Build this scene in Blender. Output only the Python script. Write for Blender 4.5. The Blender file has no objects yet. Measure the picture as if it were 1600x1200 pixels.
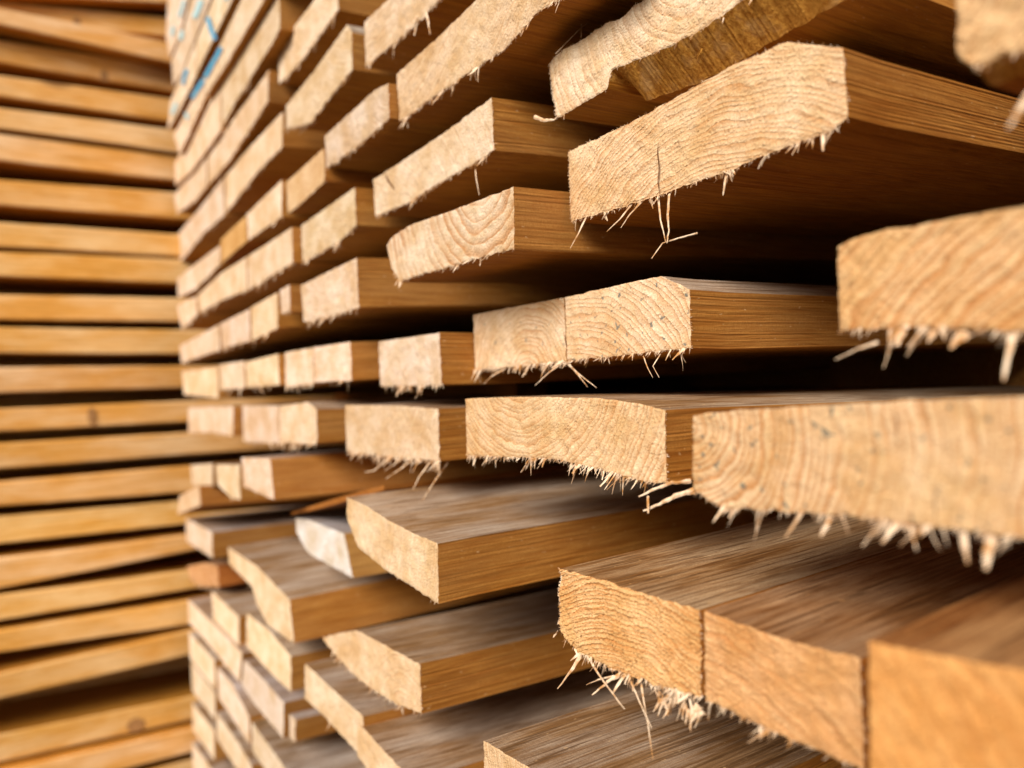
import bpy, math, random
import numpy as np
from mathutils import Vector, Matrix, noise

scene = bpy.context.scene
C = scene.collection

# ------------------------------------------------------------------ camera
# world frame: X = length of the boards of the stack, Y = along its end wall (away), Z = up; metres
FPX = math.sqrt(720 * 1800 + 38 * 70)
def _n(v):
    v = np.array(v, float); return v / np.linalg.norm(v)
LV = _n([80 - 800, -(638 - 600), -FPX]); WV = _n([2600 - 800, -(530 - 600), -FPX]); UV = np.cross(WV, LV)
RM = np.array([WV, LV, UV])
cam_d = bpy.data.cameras.new('camera'); cam = bpy.data.objects.new('camera', cam_d); C.objects.link(cam)
cam_d.sensor_width = 36.0; cam_d.lens = 36.0 * FPX / 1600.0
cam_d.clip_start = 0.01; cam_d.clip_end = 500
cam.matrix_world = Matrix([list(RM[0]) + [0], list(RM[1]) + [0], list(RM[2]) + [0], [0, 0, 0, 1]])
cam_d.dof.use_dof = True
cam_d.dof.focus_distance = 0.43
cam_d.dof.aperture_fstop = 3.7
scene.camera = cam

# ------------------------------------------------------------------ light
SUN_AZ = Vector((-1.0, -0.5, 0.0)).normalized(); SUN_EL = math.radians(33)
sd = bpy.data.lights.new('sun', 'SUN'); sun = bpy.data.objects.new('sun', sd); C.objects.link(sun)
sd.energy = 4.6; sd.angle = math.radians(30); sd.color = (1.0, 0.965, 0.925)
tosun = Vector((SUN_AZ.x * math.cos(SUN_EL), SUN_AZ.y * math.cos(SUN_EL), math.sin(SUN_EL)))
sun.rotation_euler = tosun.to_track_quat('Z', 'Y').to_euler()
sun.location = tosun * 5
w = bpy.data.worlds.new('World'); scene.world = w; w.use_nodes = True
nt = w.node_tree; bg = nt.nodes['Background']
sky = nt.nodes.new('ShaderNodeTexSky'); sky.sky_type = 'NISHITA'; sky.sun_disc = False
sky.sun_elevation = SUN_EL; sky.sun_rotation = math.atan2(tosun.x, tosun.y)
sky.air_density = 1.0; sky.dust_density = 3.0
nt.links.new(sky.outputs[0], bg.inputs[0]); bg.inputs[1].default_value = 0.05
scene.view_settings.view_transform = 'Standard'; scene.view_settings.look = 'None'
scene.view_settings.gamma = 1.0; scene.view_settings.exposure = 0.28
scene.view_settings.use_curve_mapping = False
scene.render.engine = 'CYCLES'
scene.cycles.max_bounces = 10; scene.cycles.diffuse_bounces = 2

# ------------------------------------------------------------------ helpers
def ray(px, py):
    return RM @ np.array([px - 800, -(py - 600), -FPX])
def atX(px, py, D):
    r = ray(px, py); return Vector(r * (D / r[0]))
KW = 0.075      # the end wall leans a little off square: X + KW*Y = const
def atC(px, py, c, dx=0.0):
    r = ray(px, py); return Vector(r * ((c + dx) / (r[0] + KW * r[1])))
PLANE = {}
def atY(px, py, D):
    r = ray(px, py); return Vector(r * (D / r[1]))
def vpdir(x, y):
    return Vector(RM @ np.array([x - 800, -(y - 600), -FPX])).normalized()

def mesh_obj(name, verts, faces, mats, parent=None, midx=None, smooth=False):
    me = bpy.data.meshes.new(name); me.from_pydata([tuple(v) for v in verts], [], faces)
    for m in mats: me.materials.append(m)
    if midx: me.polygons.foreach_set('material_index', midx)
    if smooth: me.polygons.foreach_set('use_smooth', [True] * len(faces))
    me.update()
    o = bpy.data.objects.new(name, me); C.objects.link(o)
    if parent: o.parent = parent
    return o

# ------------------------------------------------------------------ materials
def newmat(name, rough=0.8, spec=0.25):
    m = bpy.data.materials.new(name); m.use_nodes = True
    n = m.node_tree.nodes; b = n['Principled BSDF']
    b.inputs['Roughness'].default_value = rough; b.inputs['Specular IOR Level'].default_value = spec
    return m, m.node_tree, b
class NB:
    def __init__(s, nt): s.nt = nt; s.n = nt.nodes; s.l = nt.links
    def node(s, t, **k):
        x = s.n.new(t)
        for a, b in k.items(): setattr(x, a, b)
        return x
    def set(s, sock, v):
        if isinstance(v, bpy.types.NodeSocket): s.l.new(v, sock)
        else: sock.default_value = v
    def math(s, op, a, b=0.0, c=0.0, clamp=False):
        x = s.node('ShaderNodeMath', operation=op); x.use_clamp = clamp
        s.set(x.inputs[0], a); s.set(x.inputs[1], b); s.set(x.inputs[2], c); return x.outputs[0]
    def vmath(s, op, a, b=(0, 0, 0)):
        x = s.node('ShaderNodeVectorMath', operation=op); s.set(x.inputs[0], a); s.set(x.inputs[1], b)
        return x.outputs['Value'] if op in ('LENGTH', 'DOT_PRODUCT') else x.outputs[0]
    def noise(s, vec, scale, detail=3, rough=0.6):
        x = s.node('ShaderNodeTexNoise'); s.set(x.inputs['Vector'], vec); x.inputs['Scale'].default_value = scale
        x.inputs['Detail'].default_value = detail; x.inputs['Roughness'].default_value = rough; return x.outputs['Fac']
    def ramp(s, v, lo, hi):
        x = s.node('ShaderNodeMapRange'); x.clamp = True
        s.set(x.inputs[0], v); x.inputs[1].default_value = lo; x.inputs[2].default_value = hi; return x.outputs[0]
    def mix(s, f, a, b, mode='MIX'):
        x = s.node('ShaderNodeMix', data_type='RGBA', blend_type=mode)
        s.set(x.inputs[0], f); s.set(x.inputs[6], a); s.set(x.inputs[7], b); return x.outputs[2]
    def attr(s, name, out='Fac'):
        x = s.node('ShaderNodeAttribute', attribute_type='OBJECT', attribute_name=name); return x.outputs[out]
    def scale(s, vec, v):
        return s.vmath('MULTIPLY', vec, v)
    def bump(s, h, strength, dist, normal=None):
        x = s.node('ShaderNodeBump'); x.inputs['Strength'].default_value = strength
        x.inputs['Distance'].default_value = dist; s.set(x.inputs['Height'], h)
        if normal is not None: s.l.new(normal, x.inputs['Normal'])
        return x.outputs[0]

def end_grain():
    m, nt, b = newmat('end_grain', 0.9, 0.12); q = NB(nt)
    co = q.node('ShaderNodeTexCoord').outputs['Object']
    yz = q.scale(co, (0, 1, 1))
    ce = q.attr('ring_centre', 'Vector'); sp = q.attr('ring_gap'); con = q.attr('ring_contrast')
    seed = q.attr('grain_seed', 'Vector')
    cs = q.vmath('ADD', co, seed)
    d = q.vmath('LENGTH', q.vmath('SUBTRACT', yz, ce))
    wob = q.math('MULTIPLY', q.math('SUBTRACT', q.noise(cs, 28, 2), 0.5), 0.010)
    # growth years differ in width
    wob = q.math('ADD', wob, q.math('MULTIPLY', q.math('SINE', q.math('MULTIPLY', d, 420.0)), 0.0012))
    d2 = q.math('ADD', d, wob)
    wob2 = q.math('MULTIPLY', q.math('SUBTRACT', q.noise(cs, 400, 2), 0.5), 0.0011)
    ph = q.math('FRACT', q.math('DIVIDE', q.math('ADD', d2, wob2), sp))
    late = q.math('POWER', ph, 1.7)
    edge = q.ramp(ph, 1.0, 0.93)
    ring = q.math('MULTIPLY', late, edge)
    # ring strength drifts across the face so that some parts are plain
    drift = q.ramp(q.noise(cs, 22, 1), 0.20, 0.55)
    ringc = q.math('MULTIPLY', q.math('MULTIPLY', ring, con), drift, clamp=True)
    fib = q.noise(cs, 900, 3, 0.7); fibc = q.ramp(fib, 0.36, 0.66)
    blot = q.ramp(q.noise(cs, 38, 4), 0.36, 0.64)
    pale = q.mix(blot, (0.60, 0.435, 0.25, 1), (0.77, 0.64, 0.475, 1))
    col = q.mix(ringc, pale, (0.42, 0.180, 0.055, 1))
    col = q.mix(q.math('MULTIPLY', q.math('SUBTRACT', 1.0, fibc), 0.45), col, (0.38, 0.17, 0.060, 1))
    # pits: torn fibre holes
    pit = q.ramp(q.noise(cs, 330, 2, 0.5), 0.70, 0.78)
    col = q.mix(q.math('MULTIPLY', pit, q.attr('pits')), col, (0.17, 0.085, 0.035, 1))
    # grey mould specks on some ends
    mould = q.ramp(q.noise(q.vmath('ADD', cs, (3.1, 1.7, 4.2)), 210, 2, 0.55), 0.64, 0.70)
    col = q.mix(q.math('MULTIPLY', mould, q.attr('mould')), col, (0.15, 0.15, 0.13, 1))
    # radial drying checks
    col = q.mix(1.0, col, q.attr('tint', 'Color'), 'MULTIPLY')
    q.l.new(col, b.inputs['Base Color'])
    saw = q.noise(q.scale(cs, (1, 1, 0.12)), 1200, 2, 0.6)
    h = q.math('ADD', q.math('MULTIPLY', fib, 0.75), q.math('ADD', q.math('MULTIPLY', saw, 0.35), q.math('MULTIPLY', ring, -0.3)))
    q.l.new(q.bump(h, 0.9, 0.0009), b.inputs['Normal'])
    return m

def sawn_face(name, base, dark, greyc, greyamt, bumpd=0.0006, lines=.35):
    m, nt, b = newmat(name, 0.72, 0.3); q = NB(nt)
    co = q.node('ShaderNodeTexCoord').outputs['Object']
    cs = q.vmath('ADD', co, q.attr('grain_seed', 'Vector'))
    warp = q.math('MULTIPLY', q.math('SUBTRACT', q.noise(q.scale(cs, (.5, 1, 1)), 9, 1), 0.5), 0.012)
    cmb = q.node('ShaderNodeCombineXYZ'); q.set(cmb.inputs[1], warp); q.set(cmb.inputs[2], warp)
    cw = q.vmath('ADD', cs, cmb.outputs[0])
    st = q.scale(cw, (0.05, 1, 1))
    g1 = q.noise(st, 360, 3, 0.7); g2 = q.noise(st, 1100, 2, 0.6); g3 = q.noise(q.scale(cs, (0.25, 1, 1)), 26, 3)
    f = q.ramp(g1, 0.36, 0.66)
    col = q.mix(f, dark + (1,), base + (1,))
    col = q.mix(q.math('MULTIPLY', q.ramp(g2, 0.62, 0.42), 0.25), col, dark + (1,))
    gm = q.math('MULTIPLY', q.ramp(q.math('ADD', g3, q.math('MULTIPLY', g1, 0.5)), 0.62, 0.92), greyamt)
    col = q.mix(gm, col, greyc + (1,))
    ln = q.noise(q.scale(cw, (.018, 1, 1)), 520, 2, .5)
    col = q.mix(q.math('MULTIPLY', q.ramp(ln, .555, .625), lines), col, tuple(v * .45 for v in dark) + (1,))
    sp_ = q.noise(q.scale(cs, (1, 1, .45)), 1500, 3, .75)
    col = q.mix(q.math('MULTIPLY', q.ramp(sp_, .56, .40), .55), col, dark + (1,))
    blotch = q.noise(q.scale(cs, (.6, 1, 1)), 35, 3)
    col = q.mix(q.math('MULTIPLY', q.ramp(blotch, .45, .75), .35), col, dark + (1,))
    fl = q.ramp(q.noise(q.scale(cs, (0.5, 1, 1)), 420, 2, 0.5), 0.70, 0.76)
    col = q.mix(q.math('MULTIPLY', fl, 0.5), col, (0.74, 0.50, 0.26, 1))
    # knots
    vo = q.node('ShaderNodeTexVoronoi'); q.set(vo.inputs['Vector'], q.scale(cs, (0.55, 1, 1))); vo.inputs['Scale'].default_value = 5.0
    kn = q.ramp(vo.outputs['Distance'], 0.085, 0.05)
    col = q.mix(q.math('MULTIPLY', kn, 0.75), col, (0.16, 0.07, 0.025, 1))
    col = q.mix(1.0, col, q.attr('tint', 'Color'), 'MULTIPLY')
    q.l.new(col, b.inputs['Base Color'])
    sawm = q.noise(q.scale(cs, (1, 0.05, 0.05)), 420, 1)
    h = q.math('ADD', q.math('MULTIPLY', g1, 0.8), q.math('ADD', q.math('MULTIPLY', g2, 0.5), q.math('MULTIPLY', sawm, 0.25)))
    q.l.new(q.bump(h, 0.8, bumpd), b.inputs['Normal'])
    return m

def fibre_mat():
    m, nt, b = newmat('torn_fibre', 0.75, 0.2); q = NB(nt)
    co = q.node('ShaderNodeTexCoord').outputs['Object']
    f = q.ramp(q.noise(co, 150, 3), 0.36, 0.60)
    q.l.new(q.mix(f, (0.46, 0.21, 0.06, 1), (0.82, 0.62, 0.42, 1)), b.inputs['Base Color'])
    b.inputs['Subsurface Weight'].default_value = 0.0
    return m

M_END = end_grain()
M_EDGE = sawn_face('sawn_edge', (0.50, 0.222, 0.036), (0.29, 0.100, 0.010), (0.44, 0.24, 0.085), 0.35, 0.0005)
M_FACE = sawn_face('rough_sawn_face', (0.62, 0.270, 0.024), (0.36, 0.125, 0.010), (0.56, 0.28, 0.05), 0.4, 0.0009)  # amber bounce light under boards painted into this saturated colour
M_TOP = sawn_face('skylit_sawn_face', (0.42, 0.270, 0.145), (0.18, 0.085, 0.026), (0.55, 0.475, 0.41), 0.8, 0.0011, .7)  # upper faces: grey sky light painted into the weathered colour
def torn():
    m, nt, b = newmat('torn_wood', 0.85, 0.15); q = NB(nt)
    cs = q.node('ShaderNodeTexCoord').outputs['Object']
    a = q.noise(q.scale(cs, (.55, 1, .8)), 480, 4, .75); c_ = q.noise(cs, 60, 3)
    col = q.mix(q.ramp(a, .38, .62), (0.40, 0.15, 0.018, 1), (0.70, 0.34, 0.06, 1))
    col = q.mix(q.math('MULTIPLY', q.ramp(c_, .5, .75), .5), col, (0.78, 0.52, 0.24, 1))
    q.l.new(col, b.inputs['Base Color']); q.l.new(q.bump(a, .8, .0012), b.inputs['Normal'])
    return m
M_TORN = torn()
M_FIB = fibre_mat()
m, nt, b = newmat('blue_paint', 0.6, 0.3); q = NB(nt)
f = q.ramp(q.noise(q.node('ShaderNodeTexCoord').outputs['Object'], 90, 4), 0.35, 0.65)
f2 = q.ramp(q.noise(q.node('ShaderNodeTexCoord').outputs['Object'], 220, 4), .50, .70)
q.l.new(q.mix(f2, q.mix(f, (0.01, 0.22, 0.42, 1), (0.05, 0.36, 0.52, 1)), (.42,.46,.42,1)), b.inputs['Base Color']); M_BLUE = m
m, nt, b = newmat('faded_blue_paint', 0.8, 0.2); b.inputs['Base Color'].default_value = (.36, .52, .52, 1); M_PALE = m
m, nt, b = newmat('bark', 0.95, 0.1); q = NB(nt)
f = q.noise(q.node('ShaderNodeTexCoord').outputs['Object'], 300, 4)
q.l.new(q.mix(f, (0.12, 0.06, 0.03, 1), (0.30, 0.19, 0.12, 1)), b.inputs['Base Color']); M_BARK = m
m, nt, b = newmat('yard_ground', 0.95, 0.1); q = NB(nt)
f = q.noise(q.node('ShaderNodeTexCoord').outputs['Object'], 6, 6)
q.l.new(q.mix(f, (0.035, 0.026, 0.018, 1), (0.07, 0.05, 0.034, 1)), b.inputs['Base Color']); M_GROUND = m

g = mesh_obj('ground', [(-60, -60, -1.25), (60, -60, -1.25), (60, 60, -1.25), (-60, 60, -1.25)], [(0, 1, 2, 3)], [M_GROUND])
g['kind'] = 'structure'

# ------------------------------------------------------------------ splinters
def strand(V, F, p, d, length, width, rnd, curl=0.5, thick=0.45, seg=5, taper=0.75):
    """a tapered flat curved sliver of wood appended to V, F"""
    d = Vector(d).normalized()
    side = d.cross(Vector((rnd.uniform(-1, 1), rnd.uniform(-1, 1), rnd.uniform(-.4, .4)))).normalized()
    cd = Vector((rnd.uniform(-1, 1), rnd.uniform(-1, 1), rnd.uniform(-1, .6))) * curl
    pos = Vector(p); n0 = len(V)
    for i in range(seg + 1):
        t = i / seg
        wd = width * (1 - taper * t ** 1.6) * (1 + 0.25 * rnd.uniform(-1, 1)) * 0.5
        up = side.cross(d).normalized() * wd * thick; sv = side * wd
        V += [pos - sv - up, pos + sv - up * 0.6, pos + sv * 0.8 + up, pos - sv + up]
        d = (d + cd * (0.5 / seg) + Vector((rnd.gauss(0, .035), rnd.gauss(0, .035), rnd.gauss(0, .03)))).normalized()
        side = (side - d * side.dot(d)).normalized()
        pos = pos + d * (length / seg)
    for i in range(seg):
        a = n0 + 4 * i; c = a + 4
        for k in range(4):
            F.append((a + k, a + (k + 1) % 4, c + (k + 1) % 4, c + k))
    F.append((n0, n0 + 3, n0 + 2, n0 + 1)); e = n0 + 4 * seg
    F.append((e, e + 1, e + 2, e + 3))

def px_strand(parent, pts, D, w0, w1, mat=None):
    """a long sliver laid through given spots in the plane X=D (widths in metres)"""
    w0 *= .85; w1 *= .85
    P = [atC(x, y, PLANE[parent.name], dx) - parent.location for (x, y, *r) in pts for dx in [(r[0] if r else 0)]]
    rr = random.Random(int(pts[0][0] * 31 + pts[0][1])); Q = []
    for i in range(len(P) - 1):
        for k in range(4):
            Q.append(P[i].lerp(P[i + 1], k / 4) + Vector([rr.gauss(0, w0 * .05) for _ in range(3)]))
    Q.append(P[-1]); P = Q; w1 *= .4
    V = []; F = []; n = len(P)
    for i, p in enumerate(P):
        d = (P[min(i + 1, n - 1)] - P[max(i - 1, 0)]).normalized()
        s = d.cross(Vector((1, 0.3, 0))).normalized(); u = s.cross(d)
        wd = (w0 + (w1 - w0) * i / (n - 1)) * 0.5 * rr.uniform(.75, 1.2)
        V += [p - s * wd, p - u * wd * .5, p + s * wd, p + u * wd * .5]
    for i in range(n - 1):
        for k in range(4):
            F.append((4 * i + k, 4 * i + (k + 1) % 4, 4 * i + 4 + (k + 1) % 4, 4 * i + 4 + k))
    F.append((3, 2, 1, 0)); F.append(tuple(4 * (n - 1) + k for k in range(4)))
    return mesh_obj('splinter', V, F, [mat or M_FIB], parent)

# ------------------------------------------------------------------ planks of the end wall
def interp(poly, t):
    """poly: list of Vector sorted by y fraction; t in 0..1 along Y"""
    for i in range(len(poly) - 1):
        a, b_ = poly[i], poly[i + 1]
        if t <= b_[0] or i == len(poly) - 2:
            k = (t - a[0]) / max(1e-9, b_[0] - a[0]); return a[1] + (b_[1] - a[1]) * k
    return poly[-1][1]

def prop(o, rnd, tint, centre, gap, con, pits=0.5, mould=0.0):
    o['ring_centre'] = [0.0, float(centre[0]), float(centre[1])]
    o['ring_gap'] = float(gap); o['ring_contrast'] = float(con)
    o['grain_seed'] = [rnd.uniform(0, 9), rnd.uniform(0, 9), rnd.uniform(0, 9)]
    o['pits'] = float(pits); o['mould'] = float(mould)
    o['tint'] = [float(tint[0]), float(tint[1]), float(tint[2])]

BOXES = []
def build_plank(top, bot, c, D=None, th=0.042, vp=None, fr=0.4, label='', group=None, near=False, tint=None, ring=None,
          gap=0.003, con=0.6, pits=0.5, mould=0.0, length=1.5, cham=None, rough=1.0, jag=1.0, yaw=0.0, frlen=1.0,
          seed=None, lean=0.4, topfuzz=0.0, leftfuzz=0.0, name='plank', mend=None, ridge=0.0):
    rnd = random.Random(seed if seed is not None else int(top[0][0] * 7 + top[0][1] * 13))
    T = [atC(x, y, c) for x, y in top]; B = [atC(x, y, c) for x, y in bot]
    # right end = small Y.  u runs from right (0) to left (1)
    T.reverse(); B.reverse()
    yT0, yT1 = T[0].y, T[-1].y; yB0, yB1 = B[0].y, B[-1].y
    tp = [((p.y - yT0) / (yT1 - yT0), p.z) for p in T]; bp = [((p.y - yB0) / (yB1 - yB0), p.z) for p in B]
    width = yT1 - yT0; zc = 0.5 * (T[0].z + B[0].z)
    ym = 0.5 * (yT0 + yT1); D = c - KW * ym
    org = Vector((D, ym, 0.5 * (interp(tp, .5) + interp(bp, .5))))
    step = (0.0006 if ridge else 0.0011) if near else 0.004
    nu = max(6, min(240, int(width / step))); nv = max(3, min(70, int(th / step)))
    d = vpdir(*(vp or (2600, 530))); d = d / d.x
    sd_ = rnd.uniform(0, 100)
    def nz(a, b_, c): return noise.noise(Vector((a + sd_, b_, c)))
    V = []; F = []; MI = []
    if ring is None:
        ring = (rnd.uniform(-.6, .6) * width, rnd.choice([-1, 1]) * rnd.uniform(0.012, 0.09))
    for j in range(nv + 1):
        v = j / nv
        for i in range(nu + 1):
            u = i / nu
            # edges of the outline are ragged: fine tearing, more at the bottom
            zt = interp(tp, u) + nz(u * width * 120, 0, 1) * 0.0007 * jag + nz(u * width * 900, 0, 2) * 0.0003 * jag
            zb = interp(bp, u) + nz(u * width * 150, 5, 1) * 0.0011 * jag + abs(nz(u * width * 1000, 5, 2)) * -0.0009 * jag
            y = (yT0 + (yT1 - yT0) * u) * (1 - v) + (yB0 + (yB1 - yB0) * u) * v
            z = zt + (zb - zt) * v
            if i in (0, nu): y += nz(z * 900, 9, 3 + i) * 0.0004 * jag * (1 if i == 0 else 1.8)
            x = c - KW * y
            r = min(u, 1 - u) * width; e = min(v, 1 - v) * th
            x += (nz(y * 160, z * 160, 0) * 0.0007 + nz(y * 800, z * 800, 3) * 0.00045) * rough
            if ridge:
                dd = math.hypot(y - org.y - ring[0], z - org.z - ring[1]) + nz(y * 60, z * 60, 12) * .0012
                x += ridge * (((dd / gap) % 1.0) ** 1.5 - .4) * (.6 + nz(y * 200, z * 200, 22))
            edge = min(r, e)
            if edge < 0.0008: x += 0.0003 * rough
            V.append(Vector((x, y, z)) - org)
    W_ = nu + 1
    for j in range(nv):
        for i in range(nu):
            a = j * W_ + i
            F.append((a, a + 1, a + W_ + 1, a + W_)); MI.append(0)
    # boundary loop, walk: top (i 0..nu), left side down, bottom back, right side up
    loop = [i for i in range(nu + 1)] + [j * W_ + nu for j in range(1, nv + 1)] + \
           [nv * W_ + i for i in range(nu - 1, -1, -1)] + [j * W_ for j in range(nv - 1, 0, -1)]
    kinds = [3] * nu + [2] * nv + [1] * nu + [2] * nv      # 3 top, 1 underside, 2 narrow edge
    nl = len(loop)
    secs = sorted([0.0, 0.004, 0.03, 0.12, 0.4, length] + ([cham['dx']] if cham else []))
    prev = loop
    for s in secs[1:]:
        base = len(V); bow = nz(s * 2, 1, 7) * 0.002
        for k, idx in enumerate(loop):
            p = V[idx].copy()
            i, j = idx % W_, idx // W_
            if cham and j > nv * 0.5:
                uu = 1 - i / nu if cham.get('fromleft') else i / nu
                kk = max(0.0, min(1.0, (cham['u'] - i / nu) / 0.05))
                t = min(1.0, s / cham['dx'])
                q_ = (j / nv - .5) * 2 * kk * t
                p.z -= cham['dz'] * q_
            clean = min(1, s / 0.004)
            p.x = p.x + s * d.x
            p.y += s * d.y; p.z += s * d.z + bow * (0 if s < .01 else 1)
            if s >= 0.03:      # away from the torn end the long faces are straight sawn
                pass
            V.append(p)
        for k in range(nl):
            k2 = (k + 1) % nl
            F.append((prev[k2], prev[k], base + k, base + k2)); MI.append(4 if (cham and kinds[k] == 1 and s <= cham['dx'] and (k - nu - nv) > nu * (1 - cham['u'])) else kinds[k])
        prev = list(range(base, base + nl))
    F.append(tuple(prev)); MI.append(0)
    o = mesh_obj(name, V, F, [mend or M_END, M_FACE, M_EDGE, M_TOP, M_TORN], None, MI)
    o.location = org
    if tint is None:
        k = rnd.uniform(0.97, 1.18); tint = (k * rnd.uniform(.985, 1.015), k, k * rnd.uniform(.94, 1.10))
    if ring is None:
        ring = (rnd.uniform(-.6, .6) * width, rnd.choice([-1, 1]) * rnd.uniform(0.012, 0.09))
    prop(o, rnd, tint, ring, gap, con, pits, mould)
    o['label'] = label; o['category'] = 'plank'
    if group: o['group'] = group
    # torn fibres along the lower arris
    if fr > 0:
        FV = []; FF = []; n = int(width * (3800 if near else 600) * fr)
        nbig = 0; grp_ = [rnd.uniform(0, 1) for _ in range(5)]
        for _ in range(n):
            u = rnd.random()
            if near and nz(u * width * 60, 44, 2) < -0.22 and rnd.random() < 0.7: continue
            i = int(u * nu); base_p = V[nv * W_ + i] + Vector((rnd.uniform(-.0002, .0012), 0, 0.0004))
            L_ = rnd.expovariate(1 / 0.0021) + 0.0006
            clump = max(0, nz(u * width * 90, 31, 2)) * 2.2
            L_ = min(0.013, L_ * (0.5 + clump) * frlen * (1 if near else 1.5))
            dr = Vector((rnd.uniform(-.75, .15), lean + rnd.gauss(0, .45), -1 + rnd.uniform(-.2, .5)))
            wd = min(0.0015, 0.00022 + L_ * rnd.uniform(0.06, 0.24)) * (1 if near else 1.5)
            if near and L_ > 0.0055 and nbig < 26:
                nbig += 1; SV = []; SF = []
                strand(SV, SF, base_p, dr, L_, wd, rnd, 0.4, thick=.25, taper=rnd.choice([.5, .7, .9]), seg=6)
                if rnd.random() < .4:
                    strand(SV, SF, base_p + Vector((0, .0004, 0)), dr + Vector((.2, rnd.uniform(-.4, .4), 0)), L_ * .7, wd * .6, rnd, 1.1)
                mesh_obj('splinter', SV, SF, [M_FIB], o)
            else:
                strand(FV, FF, base_p, dr, L_, wd * .8, rnd, 0.35, thick=.3, taper=.85, seg=3 if L_ < .003 else 4)
        # short fuzz on the other arrises
        for (cnt, kind) in ((int(width * 1000 * topfuzz), 't'), (int(th * 2600 * leftfuzz), 'l'), (int(th * 700 * fr * near), 'r')):
            for _ in range(cnt):
                if kind == 't': i = rnd.randint(0, nu); p = V[i]; dr = (rnd.uniform(-1, .2), rnd.gauss(0, .4), rnd.uniform(.2, 1))
                elif kind == 'l': j = rnd.randint(0, nv); p = V[j * W_ + nu]; dr = (rnd.uniform(-.8, .2), 1, rnd.gauss(-.2, .4))
                else: j = rnd.randint(0, nv); p = V[j * W_]; dr = (rnd.uniform(-.6, .2), -1, rnd.gauss(-.2, .4))
                strand(FV, FF, p + Vector((.0004, 0, 0)), dr, rnd.uniform(.0004, .0018), rnd.uniform(.0002, .0005), rnd, 0.5, seg=2)
        if FV:
            fo = mesh_obj('splinter_fringe', FV, FF, [M_FIB], o); fo['kind'] = 'stuff'
    PLANE[o.name] = c
    return o

SPEC = []
def plank(top, bot, D=None, th=.042, **k):
    """note a board down; all are built together once neighbours have been fitted side by side"""
    def yint(pl, x):
        for i in range(len(pl) - 1):
            if pl[i][0] <= x <= pl[i + 1][0] or i == len(pl) - 2:
                return pl[i][1] + (pl[i + 1][1] - pl[i][1]) * (x - pl[i][0]) / (pl[i + 1][0] - pl[i][0])
    xm = 0.5 * (top[0][0] + top[-1][0])
    if D is None: D = th / (atX(xm, yint(top, xm), 1).z - atX(xm, yint(bot, xm), 1).z)
    c = D + KW * atX(xm, yint(top, xm), D).y
    SPEC.append(dict(top=top, bot=bot, c=c, k=k)); return len(SPEC) - 1
def fit_planks():
    S = SPEC; pairs = []
    for a in S:
        for b_ in S:
            if a is b_: continue
            xa = a['top'][-1][0]; xb = b_['top'][0][0]
            if -6 < xb - xa < 60:
                a0, a1 = a['top'][-1][1], a['bot'][-1][1]; b0, b1 = b_['top'][0][1], b_['bot'][0][1]
                dy = (xb - xa) * (-.6 if a0 < 560 else .6) * (0 if 560 < a0 < 720 else 1)
                ov = min(a1 + dy, b1) - max(a0 + dy, b0)
                if ov > 0.45 * min(a1 - a0, b1 - b0): pairs.append((a, b_))
    for it in range(200):
        for a, b_ in pairs:
            ya = min(atC(*a['top'][-1], a['c']).y, atC(*a['bot'][-1], a['c']).y)
            yb = max(atC(*b_['top'][0], b_['c']).y, atC(*b_['bot'][0], b_['c']).y)
            if yb > ya - .0006:
                f = (yb - ya + .0008) / max(ya, .05) * .25
                a['c'] *= 1 + f; b_['c'] *= 1 - f
    return [build_plank(p['top'], p['bot'], p['c'], **p['k']) for p in S]

UP = (2600, 440); MID = (2600, 520); LOW = (2600, 545)
def rowname(r):
    o = {1: 'first', 2: 'second', 3: 'third', 4: 'fourth', 5: 'fifth', 6: 'sixth', 7: 'seventh', 8: 'eighth', 9: 'ninth', 10: 'tenth', 11: 'topmost'}
    return o[r]
GRP = 'plank ends in the right-hand stack'
# ------------------------------------------------------------------ the right-hand stack, near boards
# level row (eye height)
plank([(1082,650),(1130,643),(1240,636),(1420,626),(1600,621),(1680,619)], [(1082,763),(1122,792),(1206,797),(1369,808),(1448,822),(1600,839),(1680,847)],
      D=.245, near=True, fr=.55, frlen=1.3, label='big tan plank end with dark specks, rightmost in the eye-level row', group=GRP, mould=.9, pits=1.0, con=1.0, gap=.0034,
      ring=(.07,.01), vp=(2600,600), tint=(1.04,.93,.76), seed=3, lean=.3)
plank([(727,623),(812,620),(936,622),(1000,631),(1038,641)], [(729,711),(869,717),(970,741),(1005,752),(1041,756)],
      D=.262, near=True, fr=1.0, frlen=1.5, label='plank end with cupped growth rings and a beard of thick splinters below', group=GRP, ring=(.03,.055), gap=.0042, con=.75,
      tint=(1.05,.95,.78), seed=11, vp=(2600,575), lean=.35)
plank([(539,633),(620,634),(684,639)], [(541,704),(600,712),(686,720)], D=.252, near=True, fr=1.1, frlen=1.6, label='pale plank end with long loose splinters, third from the right in the eye-level row',
      group=GRP, con=.55, ring=(.3,.2), seed=5, tint=(1.0,.97,.92), lean=.5)
plank([(437,634),(470,630),(480,628),(494,639)], [(437,690),(480,694),(495,692)], D=.225, fr=.9, frlen=1.5, label='pale plank end fourth from the right in the eye-level row', group=GRP, con=.6)
plank([(378,634),(436,634)], [(380,690),(436,692)], D=.225, fr=.9, frlen=1.4, label='pale plank end fifth from the right in the eye-level row', group=GRP, con=.6)
plank([(294,637),(364,635)], [(294,676),(330,675),(364,681)], D=.195, fr=.6, label='blurred pale plank end at the far corner in the eye-level row', group=GRP, con=.6)
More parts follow.
